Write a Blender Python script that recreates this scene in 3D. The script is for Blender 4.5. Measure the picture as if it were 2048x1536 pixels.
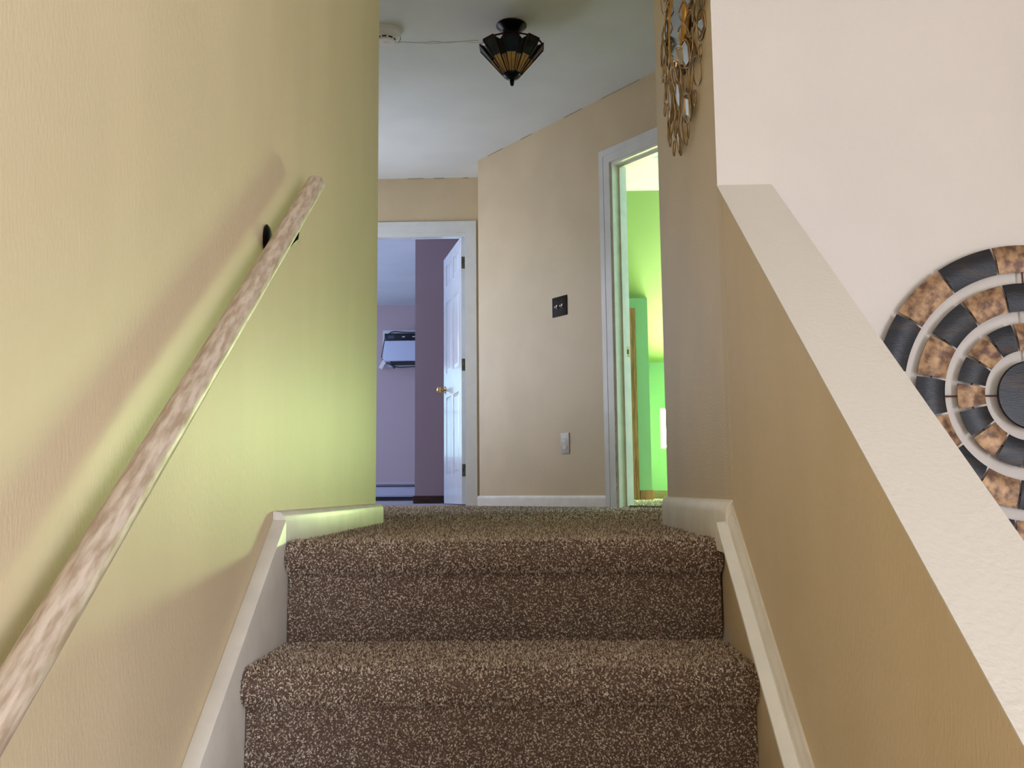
import bpy, bmesh, math, random
import numpy as np
from mathutils import Vector, Matrix
random.seed(7); rng = np.random.default_rng(7)
PI = math.pi
for o in list(bpy.data.objects): bpy.data.objects.remove(o, do_unlink=True)
SC = bpy.context.scene; COL = SC.collection

# ------------------------------------------------------------------ camera
cam = bpy.data.cameras.new('camera'); camo = bpy.data.objects.new('camera', cam); COL.objects.link(camo)
cam.sensor_width = 36; cam.lens = 1847.4 / 2048 * 36; cam.clip_start = .02; cam.clip_end = 100
r_, u_, f_ = Vector((.99968, .0234, -.00968)), Vector((.01232, -.11557, .99322)), Vector((-.02212, .99302, .11582))
camo.matrix_world = Matrix(((r_.x, u_.x, -f_.x, 0), (r_.y, u_.y, -f_.y, 0), (r_.z, u_.z, -f_.z, .0939), (0, 0, 0, 1)))
SC.camera = camo
# ------------------------------------------------------------------ view, world
vs = SC.view_settings; vs.view_transform = 'Standard'; vs.look = 'None'; vs.gamma = 1; vs.use_curve_mapping = False
vs.exposure = 0.0
W = bpy.data.worlds.new('world'); SC.world = W; W.use_nodes = True
W.node_tree.nodes['Background'].inputs[0].default_value = (.75, .85, 1, 1)
W.node_tree.nodes['Background'].inputs[1].default_value = 1.0
SC.cycles.max_bounces = 10; SC.cycles.diffuse_bounces = 7; SC.cycles.glossy_bounces = 4
SC.cycles.sample_clamp_indirect = 6
# daylight of the windows (strength, colour): the panes themselves give it off, two of them added fill
PANE = {'room_side': (15.5, (.90, .94, 1.02)), 'back_fill': (1.4, (.92, .96, 1.0)), 'green': (125.0, (.76, 1.0, .42)),
        'green_fill': (15.0, (.70, .86, 1.0)), 'bedroom_far': (1.7, (.55, .85, 1.0)), 'purple': (9.0, (.52, .66, 1.0)), 'corridor': (4.5, (.88, .93, 1.05))}

# ------------------------------------------------------------------ helpers
def lin(r, g, b):
    f = lambda c: (c / 255 / 12.92) if c / 255 <= .04045 else ((c / 255 + .055) / 1.055) ** 2.4
    return (f(r), f(g), f(b), 1)
def mat(name, col, rough=.5, metal=0, amt=0, scale=8, bump=0, bscale=120, stretch=(1, 1, 1), col2=None, lo=.4, hi=.6, detail=3, coat=0, spec=.5):
    m = bpy.data.materials.new(name); m.use_nodes = True; nt = m.node_tree; N, L = nt.nodes, nt.links
    b = N['Principled BSDF']; b.inputs['Base Color'].default_value = col; b.inputs['Roughness'].default_value = rough
    b.inputs['Metallic'].default_value = metal; b.inputs['Coat Weight'].default_value = coat; b.inputs['Specular IOR Level'].default_value = spec
    tc = N.new('ShaderNodeTexCoord'); mp = N.new('ShaderNodeMapping'); mp.inputs['Scale'].default_value = stretch
    L.new(tc.outputs['Object'], mp.inputs['Vector'])
    if col2 is None and amt: col2 = tuple(c * (1 - amt) for c in col[:3]) + (1,)
    if col2 is not None:
        n = N.new('ShaderNodeTexNoise'); n.inputs['Scale'].default_value = scale; n.inputs['Detail'].default_value = detail
        r = N.new('ShaderNodeValToRGB'); r.color_ramp.elements[0].position = lo; r.color_ramp.elements[1].position = hi
        r.color_ramp.elements[0].color = col; r.color_ramp.elements[1].color = col2
        L.new(mp.outputs[0], n.inputs['Vector']); L.new(n.outputs['Fac'], r.inputs[0]); L.new(r.outputs[0], b.inputs['Base Color'])
    if bump:
        n2 = N.new('ShaderNodeTexNoise'); n2.inputs['Scale'].default_value = bscale; n2.inputs['Detail'].default_value = 4
        bp = N.new('ShaderNodeBump'); bp.inputs['Strength'].default_value = bump; bp.inputs['Distance'].default_value = .004
        L.new(mp.outputs[0], n2.inputs['Vector']); L.new(n2.outputs['Fac'], bp.inputs['Height']); L.new(bp.outputs[0], b.inputs['Normal'])
    return m
def emit(name, s, c):
    m = bpy.data.materials.new(name); m.use_nodes = True; nt = m.node_tree; nt.nodes.clear()
    e = nt.nodes.new('ShaderNodeEmission'); e.inputs[0].default_value = (*c, 1); e.inputs[1].default_value = s
    o = nt.nodes.new('ShaderNodeOutputMaterial'); nt.links.new(e.outputs[0], o.inputs[0]); return m
def obj(name, bm, m, parent=None, kind=None, smooth=False, label=None):
    me = bpy.data.meshes.new(name); bmesh.ops.recalc_face_normals(bm, faces=bm.faces); bm.to_mesh(me); bm.free()
    for mm in (m if isinstance(m, (list, tuple)) else [m]): me.materials.append(mm)
    if smooth:
        for p in me.polygons: p.use_smooth = True
        if smooth != 'all': me.set_sharp_from_angle(angle=math.radians(40))
    o = bpy.data.objects.new(name, me); COL.objects.link(o)
    if parent: o.parent = parent; o.matrix_parent_inverse = parent.matrix_world.inverted()
    if kind: o['kind'] = kind
    if label: o['label'] = label
    return o
def tag(o, label, cat, group=None):
    o['label'] = label; o['category'] = cat
    if group: o['group'] = group
    return o
def thing(name, loc, label, cat, group=None):
    o = bpy.data.objects.new(name, None); COL.objects.link(o); o.location = loc; o.matrix_world = Matrix.Translation(loc); o.empty_display_size = .1
    return tag(o, label, cat, group)
def B(): return bmesh.new()
def box(bm, x0, x1, y0, y1, z0, z1, M=None, mi=0):
    vs = [bm.verts.new((x, y, z)) for x in (x0, x1) for y in (y0, y1) for z in (z0, z1)]
    if M is not None:
        for v in vs: v.co = M @ v.co
    for q in ((0, 1, 3, 2), (4, 6, 7, 5), (0, 4, 5, 1), (2, 3, 7, 6), (0, 2, 6, 4), (1, 5, 7, 3)):
        bm.faces.new([vs[i] for i in q]).material_index = mi
    return vs
def prism(bm, pts, z0, z1, M=None, mi=0):
    """polygon pts (x,y) extruded z0..z1, then M"""
    n = len(pts); a = [bm.verts.new((p[0], p[1], z0)) for p in pts]; b = [bm.verts.new((p[0], p[1], z1)) for p in pts]
    if M is not None:
        for v in a + b: v.co = M @ v.co
    bm.faces.new(a).material_index = mi; bm.faces.new(b[::-1]).material_index = mi
    for i in range(n): bm.faces.new([a[i], b[i], b[(i + 1) % n], a[(i + 1) % n]]).material_index = mi
def frame(origin, ux, uz=(0, 0, 1)):
    """matrix with local x along ux, local z along uz"""
    x = Vector(ux).normalized(); z = Vector(uz); z = (z - x * z.dot(x)).normalized(); y = z.cross(x)
    return Matrix(((x.x, y.x, z.x, origin[0]), (x.y, y.y, z.y, origin[1]), (x.z, y.z, z.z, origin[2]), (0, 0, 0, 1)))
YZ = lambda x: Matrix(((0, 0, 1, x), (1, 0, 0, 0), (0, 1, 0, 0), (0, 0, 0, 1)))      # prism pts (y,z), extruded along x
def lathe(bm, prof, n=32, M=None, cap=True):
    rings = []
    for r, z in prof:
        rings.append([bm.verts.new((r * math.cos(2 * PI * i / n), r * math.sin(2 * PI * i / n), z)) for i in range(n)])
    for a, b in zip(rings, rings[1:]):
        for i in range(n): bm.faces.new([a[i], a[(i + 1) % n], b[(i + 1) % n], b[i]])
    if cap:
        if prof[0][0] > 1e-5: bm.faces.new(rings[0][::-1])
        if prof[-1][0] > 1e-5: bm.faces.new(rings[-1])
    if M is not None:
        for r in rings:
            for v in r: v.co = M @ v.co
def tube(bm, pts, rad, sides=8, closed=False):
    pts = [Vector(p) for p in pts]; n = len(pts); rings = []; ref = None
    for i, p in enumerate(pts):
        if closed: t = pts[(i + 1) % n] - pts[i - 1]
        else: t = pts[min(i + 1, n - 1)] - pts[max(i - 1, 0)]
        t.normalize()
        if ref is None: ref = t.orthogonal().normalized()
        ref = (ref - t * ref.dot(t)).normalized(); s = t.cross(ref)
        rr = rad[i] if isinstance(rad, (list, tuple)) else rad
        rings.append([bm.verts.new(p + ref * rr * math.cos(2 * PI * k / sides) + s * rr * math.sin(2 * PI * k / sides)) for k in range(sides)])
    for i in range(n if closed else n - 1):
        a, b = rings[i], rings[(i + 1) % n]
        for k in range(sides): bm.faces.new([a[k], a[(k + 1) % sides], b[(k + 1) % sides], b[k]])
    if not closed: bm.faces.new(rings[0][::-1]); bm.faces.new(rings[-1])
def bevel(bm, w, seg=2):
    bmesh.ops.remove_doubles(bm, verts=bm.verts, dist=1e-6)
    bmesh.ops.bevel(bm, geom=[e for e in bm.edges if len(e.link_faces) == 2 and e.calc_face_angle(0) > .5], offset=w, segments=seg, affect='EDGES', profile=.5)

# ------------------------------------------------------------------ materials
TAN = lin(214, 196, 164)
M = {}
M['tan'] = mat('beige_wall_paint', TAN, .42, amt=.06, scale=3, bump=.35, bscale=260)
M['tan_brushed'] = mat('beige_brushed_wall_paint', TAN, .50, spec=.28, amt=.04, scale=3, bump=.20, bscale=110, stretch=(1, 2.2, .7))
M['white_paint'] = mat('off_white_wall_paint', lin(215, 208, 203), .55, amt=.04, scale=3, bump=.2, bscale=240)
M['ceiling'] = mat('ceiling_paint', lin(226, 232, 236), .7, amt=.04, scale=3, bump=.15, bscale=150)
M['trim'] = mat('white_trim_gloss_paint', lin(236, 232, 226), .45, amt=.08, scale=12, bump=.12, bscale=60)
M['trim_light_lifted'] = mat('light_lifted_trim_paint', lin(250, 252, 255), .4, amt=.05, scale=15, bump=.1, bscale=60)  # white lifted to stand in for light caught by the raking ledge
M['trim_cool'] = mat('cool_white_door_paint', lin(222, 226, 230), .22, amt=.04, scale=10, bump=.12, bscale=40, coat=.3)
M['lav'] = mat('lavender_wall_paint', lin(190, 170, 172), .6, bump=.15, bscale=240)
M['green'] = mat('lime_green_wall_paint', lin(142, 182, 138), .5, bump=.12, bscale=200)
M['green_slope'] = mat('yellow_green_slope_paint', lin(142, 168, 106), .5, bump=.12, bscale=200)
M['blue_lit_ceiling'] = mat('blue_lit_ceiling_paint', lin(150, 205, 228), .7)  # bluish light on the ceiling, put into its colour
M['dark_wood'] = mat('dark_brown_stained_wood', lin(78, 48, 38), .4, amt=.4, scale=10, stretch=(1, 8, 8))
M['wood'] = mat('brown_varnished_wood', lin(176, 122, 82), .4, scale=9, col2=lin(140, 92, 58), stretch=(6, 6, .6))
M['black_metal'] = mat('black_metal', lin(18, 16, 18), .35, .6)
M['bronze'] = mat('dark_bronze', lin(26, 24, 30), .28, .7)
M['brass'] = mat('brass', lin(212, 176, 100), .2, 1)
M['old_brass'] = mat('aged_hinge_metal', lin(110, 104, 84), .4, .8, amt=.4, scale=60)
M['gold'] = mat('champagne_gold_metal', lin(196, 168, 132), .3, 1, amt=.35, scale=40)
M['gold_rich'] = mat('warm_gold_metal', lin(196, 152, 88), .28, 1)
M['mirror'] = mat('mirror_glass', lin(215, 225, 228), .04, 1)
M['plate_brown'] = mat('dark_brown_wall_plate', lin(26, 12, 10), .55, spec=.15)
M['ivory'] = mat('ivory_plastic', lin(236, 232, 226), .3)
M['outlet'] = mat('pale_grey_plastic', lin(198, 196, 194), .35)
M['slot'] = mat('dark_slot', lin(30, 28, 32), .5)
M['detector'] = mat('white_detector_plastic', lin(236, 236, 240), .45)
M['ac_body'] = mat('pale_air_conditioner_plastic', lin(196, 206, 226), .4)
M['ac_black'] = mat('black_gloss_plastic', lin(10, 12, 24), .2)
M['ac_grey'] = mat('grey_display', lin(70, 76, 100), .3)
M['cord'] = mat('grey_cord_plastic', lin(60, 62, 84), .5)
M['heater'] = mat('heater_enamel', lin(190, 190, 206), .4)
M['copper'] = mat('antiqued_copper_plate', lin(168, 132, 96), .42, .35, scale=55, col2=lin(92, 64, 48), lo=.38, hi=.62, detail=12, bump=.15, bscale=70)
M['dark_plate'] = mat('brushed_black_plate', lin(24, 26, 33), .33, .3, scale=6, col2=lin(56, 42, 36), lo=.5, hi=.75, stretch=(2, 2, 12), bump=.15, bscale=60)
M['wire'] = mat('brown_metal_wire', lin(96, 62, 58), .35, .7)
M['riser_base'] = mat('carpet_backing', lin(104, 86, 76), .95)
def rail_mat():
    m = mat('worn_white_painted_wood', lin(210, 194, 178), .45, bump=.3, bscale=90, stretch=(.2, 1, 1), scale=120, col2=lin(172, 151, 130), lo=.40, hi=.62, detail=12)
    return m
M['rail'] = rail_mat()
def carpet_mat(name, cols):
    m = bpy.data.materials.new(name); m.use_nodes = True; N, L = m.node_tree.nodes, m.node_tree.links
    b = N['Principled BSDF']; b.inputs['Roughness'].default_value = .9; b.inputs['Specular IOR Level'].default_value = .15
    g = N.new('ShaderNodeNewGeometry'); r = N.new('ShaderNodeValToRGB'); r.color_ramp.interpolation = 'CONSTANT'
    els = r.color_ramp.elements
    for i, (p, c) in enumerate(cols):
        e = els[i] if i < 2 else els.new(p)
        e.position = p; e.color = c
    L.new(g.outputs['Random Per Island'], r.inputs[0]); L.new(r.outputs[0], b.inputs['Base Color']); return m
M['pile'] = carpet_mat('brown_flecked_carpet_yarn', [(0, lin(126, 102, 90)), (.32, lin(172, 149, 134)), (.60, lin(214, 196, 180)), (.84, lin(240, 228, 216))])
M['carpet_far'] = mat('brown_flecked_carpet', lin(128, 106, 94), .95, scale=160, col2=lin(178, 158, 136), lo=.42, hi=.6, detail=2, bump=.8, bscale=200, spec=.1)
M['carpet_blue'] = mat('grey_carpet', lin(150, 142, 146), .95, scale=120, col2=lin(186, 180, 186), bump=.8, bscale=160, spec=.1)
g_ = lambda r, g, b, rough=.12: mat('stained_glass_%d_%d_%d' % (r, g, b), lin(r, g, b), rough, coat=.4)
M['glass_amber'] = mat('amber_stained_glass', lin(250, 226, 168), .3, scale=20, col2=lin(240, 206, 142), coat=.3)
M['glass_blue'] = mat('deep_blue_green_stained_glass', lin(44, 66, 84), .25, scale=14, col2=lin(22, 30, 44), coat=.4)
M['glass_green'] = mat('dark_green_stained_glass', lin(44, 58, 50), .25, scale=14, col2=lin(24, 28, 32), coat=.4)
M['glass_plum'] = mat('dark_plum_stained_glass', lin(38, 32, 44), .25, scale=14, col2=lin(20, 18, 24), coat=.4)
M['glass_red'] = mat('dark_red_stained_glass', lin(64, 16, 24), .15, coat=.4)

for k_ in ('glass_amber', 'glass_blue', 'glass_green', 'glass_plum', 'glass_red'):      # thin stained glass lets light through
    nt = M[k_].node_tree; b = nt.nodes['Principled BSDF']; o_ = nt.nodes['Material Output']
    tr = nt.nodes.new('ShaderNodeBsdfTranslucent'); mx = nt.nodes.new('ShaderNodeMixShader'); mx.inputs[0].default_value = .72 if k_ == 'glass_amber' else .5
    src = b.inputs['Base Color']
    if src.is_linked: nt.links.new(src.links[0].from_socket, tr.inputs[0])
    else: tr.inputs[0].default_value = src.default_value
    nt.links.new(b.outputs[0], mx.inputs[1]); nt.links.new(tr.outputs[0], mx.inputs[2]); nt.links.new(mx.outputs[0], o_.inputs[0])
# ------------------------------------------------------------------ dimensions (metres; landing floor z=0, camera above x=y=0)
CZ = 2.44; XL = -.503; YN = 1.770; RISE = .190; TREAD = .2497; RAKE = RISE / TREAD; LOW = -1.33
P = Vector((-.370, 6.352)); D = Vector((.622, -.783)).normalized(); NB = Vector((-D.y, D.x))    # angled wall: corner, direction, into the green room (pos x)
if NB.x < 0: NB = -NB
def struct(name, bm, m, parent=None, **k):
    o = obj(name, bm, m, parent, **k)
    if parent is None: o['kind'] = 'structure'
    return o
def wallquad(bm, a, b, off, z0, z1, mi=0):
    """wall slab from a to b (2D), thickness vector off"""
    a, b, off = Vector(a), Vector(b), Vector(off)
    prism(bm, [a, b, b + off, a + off], z0, z1, mi=mi)

# ------------------------------------------------------------------ walls around the stair
bm = B(); box(bm, XL - .12, XL, -3.2, 2.951, LOW - .1, CZ + .02)
struct('wall_left', bm, M['tan_brushed'])
# right wall beside the landing, closet block behind it
bm = B(); prism(bm, [(.3555, 1.7098), (.376, 2.623), (1.6, 2.623), (1.6, 1.85), (4.5, 1.85), (4.5, 1.7098)], LOW, CZ + .02)
struct('wall_right', bm, M['tan'])
bm = B(); box(bm, .3555, 4.5, 1.7078, 1.7098, LOW, CZ + .02)
struct('wall_front', bm, M['white_paint'])
# knee wall with raking top: tan stair face, off-white cap
ZK = .6686; KT = .1028; YE = .42
zk = lambda y: ZK - .7617 * (1.7078 - y)
bm = B()
prism(bm, [(1.7078, -.4), (1.7078, ZK - .002), (YE, zk(YE) - .002), (YE, LOW), (1.7078, LOW)], .355, .355 + KT, YZ(0))
bm.faces.ensure_lookup_table()
for f in bm.faces:
    f.material_index = 0
    if f.normal.length == 0: f.normal_update()
bm.normal_update()
wk = struct('wall_knee', bm, [M['tan_brushed'], M['white_paint']])
for p in wk.data.polygons:
    c = p.center
    if c.x > .355 + KT * .25: p.material_index = 1
bm = B(); prism(bm, [(1.7078, ZK - .0025), (1.7078, ZK), (YE, zk(YE)), (YE, zk(YE) - .0025)], .3545, .355 + KT + .0005, YZ(0))
struct('wall_cap', bm, mat('cap_paint', lin(216, 210, 202), .5, bump=.3, bscale=130), smooth=True)
# crease where knee wall meets the landing wall (taped joint, slightly proud)
bm = B(); box(bm, .3544, .3562, 1.664, 1.669, .09, .625); struct('trim_1', bm, M['tan'])

# front room beyond the knee wall, foyer below
RX = 2.2; WY0, WY1, WZ0, WZ1 = -3.1, -1.1, -1.2, .9
bm = B(); box(bm, RX, RX + .1, -3.2, WY0, LOW, CZ); box(bm, RX, RX + .1, WY1, 1.86, LOW, CZ); box(bm, RX, RX + .1, WY0, WY1, LOW, WZ0); box(bm, RX, RX + .1, WY0, WY1, WZ1, CZ)
struct('wall_room_side', bm, M['white_paint'])
bm = B(); box(bm, XL - .12, -.3, -3.3, -3.2, LOW, CZ); box(bm, 1.9, RX + .1, -3.3, -3.2, LOW, CZ); box(bm, -.3, 1.9, -3.3, -3.2, LOW, -1.1); box(bm, -.3, 1.9, -3.3, -3.2, 1.2, CZ)
struct('wall_back', bm, M['white_paint'])
bm = B(); box(bm, XL - .12, RX + .1, -3.3, 1.86, CZ, CZ + .1); struct('ceiling_room', bm, M['ceiling'])
bm = B(); box(bm, XL - .12, 4.6, -3.3, 1.86, LOW - .1, LOW); struct('floor_foyer', bm, M['carpet_far'])

def window(name, corners, key, nx, nz, depth, frame_m=None, t=.05):
    """corners: bottom-left, bottom-right (2D), z0,z1; depth vector towards outside"""
    (a, b, z0, z1) = corners; a, b = Vector(a), Vector(b); d = Vector(depth); w = (b - a).length
    F = frame((a.x, a.y, z0), ((b - a).x, (b - a).y, 0)); h = z1 - z0
    sgn = 1 if (F.to_3x3() @ Vector((0, 1, 0))).dot(Vector((d.x, d.y, 0))) > 0 else -1
    fm = frame_m or M['trim']
    bm = B()
    for (x0, x1, q0, q1) in ((0, w, 0, t), (0, w, h - t, h), (0, t, t, h - t), (w - t, w, t, h - t)): box(bm, x0, x1, *sorted((sgn * .01, sgn * .07)), q0, q1, F)
    o = struct(name, bm, fm)
    bm = B()
    for i in range(1, nx): box(bm, w * i / nx - .015, w * i / nx + .015, *sorted((sgn * .02, sgn * .05)), t, h - t, F)
    for i in range(1, nz): box(bm, t, w - t, *sorted((sgn * .02, sgn * .05)), h * i / nz - .015, h * i / nz + .015, F)
    if bm.verts: obj('glazing_bar', bm, fm, o)
    else: bm.free()
    bm = B(); box(bm, t * .8, w - t * .8, *sorted((sgn * .055, sgn * .06)), t * .8, h - t * .8, F)
    obj('pane', bm, emit('daylight_' + key, *PANE[key]), o)
    return o
window('window_1', ((RX, WY0), (RX, WY1), WZ0, WZ1), 'room_side', 2, 2, (1, 0))
window('fill_window_2', ((-.3, -3.2), (1.9, -3.2), -1.1, 1.2), 'back_fill', 2, 2, (0, -1))  # unseen window added behind the camera as fill light for the risers

# ------------------------------------------------------------------ hall
bm = B()
prism(bm, [(XL - .12, YN - .02), (.374, YN - .02), (.374, 2.6), (1.6, 2.6), (1.6, 6.9), (-2.6, 6.9), (-2.6, 2.9), (XL - .12, 2.9)][0:0] or [(XL - .05, YN + .06), (.40, YN + .06), (.40, 2.6), (1.5, 2.6), (1.5, 6.68), (-2.6, 6.68), (-2.6, 2.9), (XL - .05, 2.9)], -.17, -.006)
floor = struct('floor', bm, M['carpet_far'])
bm = B(); prism(bm, [(XL - .12, 1.7), (1.6, 1.7), (1.6, 4.2), (.55, 5.6), (-.3, 6.75), (-2.7, 6.75), (-2.7, 1.7)], CZ, CZ + .1)
ceiling = struct('ceiling', bm, M['ceiling'])
# plaster seam on the ceiling: raised wavy bead
bm = B()
pts = [(-.80 + .54 * i / 26, 4.592 + .006 * math.sin(i * .7) + (.012 * math.sin((i - 15) * .6) if 15 < i < 20 else 0), CZ - .0005) for i in range(27)]
tube(bm, pts, [.0022 + .0018 * abs(math.sin(i * 1.3)) for i in range(27)], 6)
pts = [(-.56 + .32 * i / 16, 4.602 + .009 * math.sin(i * .5 + .3), CZ - .0005) for i in range(17)]
tube(bm, pts, [.001 + .0015 * abs(math.sin(i * 1.1)) for i in range(17)], 6)
obj('plaster_seam', bm, M['ceiling'], ceiling, smooth=True)
# paint gaps along the ceiling line
bm = B(); random.seed(11)
for x0, x1 in ((-.92, -.80), (-.72, -.64), (-.5, -.46)): box(bm, x0, x1, 6.6975, 6.70, CZ - random.uniform(.004, .007), CZ)
for s0, s1 in ((.12, .30), (.5, .62), (.95, 1.12), (1.3, 1.62)):
    a_, b_ = P + D * s0, P + D * s1; q_ = -NB * .002
    prism(bm, [a_, b_, b_ + q_, a_ + q_], CZ - random.uniform(.003, .006), CZ)
g_o = obj('paint_gap', bm, mat('bare_plaster_gap', lin(160, 142, 122), .8), ceiling); g_o['kind'] = 'stuff'
# far wall with doorway (hall side tan, bedroom side lavender)
DX0, DX1, DH = -1.265, -.485, 2.02
def holed(bm, x0, x1, y0, y1, hx0, hx1, hz):
    box(bm, x0, hx0, y0, y1, -.1, CZ); box(bm, hx1, x1, y0, y1, -.1, CZ); box(bm, hx0, hx1, y0, y1, hz, CZ)
bm = B(); holed(bm, -2.7, -.28, 6.70, 6.76, DX0, DX1 + .017, DH); struct('wall_far', bm, M['tan'])
bm = B(); holed(bm, -4.1, -.28, 6.76, 6.81, DX0, DX1 + .017, DH); struct('wall_bedroom_front', bm, M['lav'])
# left branch of the hall
bm = B(); box(bm, -2.7, XL - .12, 2.851, 2.951, -.1, CZ); struct('wall_corridor_near', bm, M['tan'])
bm = B(); box(bm, -1.8, -1.7, 2.85, 5.3, -.1, CZ); box(bm, -1.8, -1.7, 6.5, 6.8, -.1, CZ); box(bm, -1.8, -1.7, 5.3, 6.5, -.1, .6); box(bm, -1.8, -1.7, 5.3, 6.5, 2.0, CZ)
struct('wall_corridor_end', bm, M['tan'])
window('window_3', ((-1.7, 5.3), (-1.7, 6.5), .6, 2.0), 'corridor', 2, 2, (-1, 0))
bm = B(); box(bm, 1.5, 1.6, 2.6, 4.3, -.1, CZ); struct('wall_hall_side', bm, M['tan'])
# angled wall with doorway, plus its return to the far wall
S0, S1 = 1.362, 2.13
DD = 2.02
def ang(s0, s1, t0, t1, z0, z1, bm, mi=0):
    q = [P + D * s0 + NB * t0, P + D * s1 + NB * t0, P + D * s1 + NB * t1, P + D * s0 + NB * t1]
    prism(bm, q, z0, z1, mi=mi)
bm = B(); ang(0, S0, 0, .055, -.1, CZ, bm); ang(S1, 3.0, 0, .055, -.1, CZ, bm); ang(S0, S1, 0, .055, DD, CZ, bm)
prism(bm, [P, P + NB * .055, Vector((P.x + .05, 6.76)), Vector((P.x, 6.76))], -.1, CZ)
struct('wall_angled', bm, M['tan'])
bm = B(); ang(.0, S0, .055, .105, -.1, CZ, bm); ang(S1, 3.0, .055, .105, -.1, CZ, bm); ang(S0, S1, .055, .105, DD, CZ, bm)
struct('wall_green_inner', bm, M['green'])

# ------------------------------------------------------------------ skirtings, trims
def skirt_profile(h, t): return [(0, 0), (t, 0), (t, h * .72), (t * .9, h * .86), (t * .6, h * .96), (t * .25, h), (0, h)]
def baseboard(name, a, b, nrm, h, t, m, cap=True):
    a, b = Vector(a), Vector(b); n = Vector(nrm).normalized(); d = b - a
    # profile in (n, z), extruded along d
    Mx = Matrix(((n.x, 0, d.x, a.x), (n.y, 0, d.y, a.y), (0, 1, 0, 0), (0, 0, 0, 1)))
    bm = B(); prism(bm, skirt_profile(h, t), 0, 1, Mx)
    return struct(name, bm, m, smooth=True)
bm = B()
pr = [(0, -.02), (.024, -.02), (.024, .040), (.022, .052), (.016, .059), (.004, .0615), (0, .0615)]
a_, b_ = Vector((XL, YN + .0)), Vector((XL, 2.951))
prism(bm, pr, YN + .0125, 2.951 + .010, Matrix(((1, 0, 0, XL), (0, 0, 1, 0), (0, 1, 0, 0), (0, 0, 0, 1))))
prism(bm, pr, -.6, XL + .010, Matrix(((0, 0, 1, 0), (1, 0, 0, 2.951), (0, 1, 0, 0), (0, 0, 0, 1))))
bevel(bm, .002, 2)
struct('baseboard_left', bm, M['trim'], smooth=True)
bm = B()
d = Vector((.376 - .3575, 2.623 - 1.709)); a = Vector((.3575, 1.672))
pr2 = [(0, -.02), (.016, -.02), (.016, .052), (.0145, .065), (.009, .073), (.002, .076), (0, .076)]
for (p0, p1) in ((Vector((.3567, 1.668)), Vector((.376, 2.623 + .010))),):
    dd = p1 - p0; n = Vector((-1, 0))
    prism(bm, pr2, 0, 1, Matrix(((n.x, 0, dd.x, p0.x), (n.y, 0, dd.y, p0.y), (0, 1, 0, 0), (0, 0, 0, 1))))
prism(bm, pr2, .366, 1.5, Matrix(((0, 0, 1, 0), (1, 0, 0, 2.623), (0, 1, 0, 0), (0, 0, 0, 1))))
bevel(bm, .002, 2)
struct('baseboard_right', bm, M['trim'], smooth=True)
bm = B()
Mx = Matrix(((-NB.x, 0, D.x * 1.278, P.x), (-NB.y, 0, D.y * 1.278, P.y), (0, 1, 0, 0), (0, 0, 0, 1)))
prism(bm, skirt_profile(.068, .012), -.008, 1, Mx); struct('baseboard_angled', bm, M['trim'], smooth=True)
bm = B(); box(bm, -.406, P.x, 6.688, 6.70, -.01, .068); bevel(bm, .002, 1); struct('baseboard_far', bm, M['trim'])

# raking skirt board on the left, raking two-part moulding on the right
zs = lambda y, z0: z0 - RAKE * (YN - y)
YB = .27
bm = B(); prism(bm, [(YN + .06, -.42), (YN + .06, -.021), (YN + .012, -.021), (YN + .012, zs(YN + .012, .036)), (YB, zs(YB, .036)), (YB, zs(YB, .036) - .36), (YN - .25, -.62)], XL, XL + .0277, YZ(0)); bevel(bm, .0022, 2)
struct('trim_2', bm, M['trim'], smooth=True)
yt = 1.672; tz = .069
def rakebar(name, prof, m, ytop, dz=0, label=None):
    """prof: list of (out from wall, up perpendicular to the rake); top end at ytop"""
    d = Vector((0, -1, -RAKE)).normalized(); up = Vector((0, -RAKE, 1)).normalized(); n = Vector((-1, 0, 0)); L = (ytop - YB) / -d.y
    o = Vector((.3555, ytop, tz + dz - RAKE * (1.672 - ytop)))
    Mx = Matrix(((n.x, up.x, d.x * L, o.x), (n.y, up.y, d.y * L, o.y), (n.z, up.z, d.z * L, o.z), (0, 0, 0, 1)))
    bm = B(); prism(bm, prof, 0, 1, Mx); return bm
bm = rakebar('', [(0, -.028), (.011, -.028), (.0115, -.019), (.0080, -.012), (.0050, -.007), (.0045, 0), (0, 0)], None, yt)
bevel(bm, .0007, 1)
struct('trim_3', bm, M['trim'], smooth=True)
bm = rakebar('', [(0, -.038), (.029, -.038), (.030, -.0295), (.012, -.0275), (0, -.0275)], None, yt - .012)
bevel(bm, .0007, 1)
struct('trim_4', bm, M['trim_light_lifted'], smooth=True)

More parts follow.
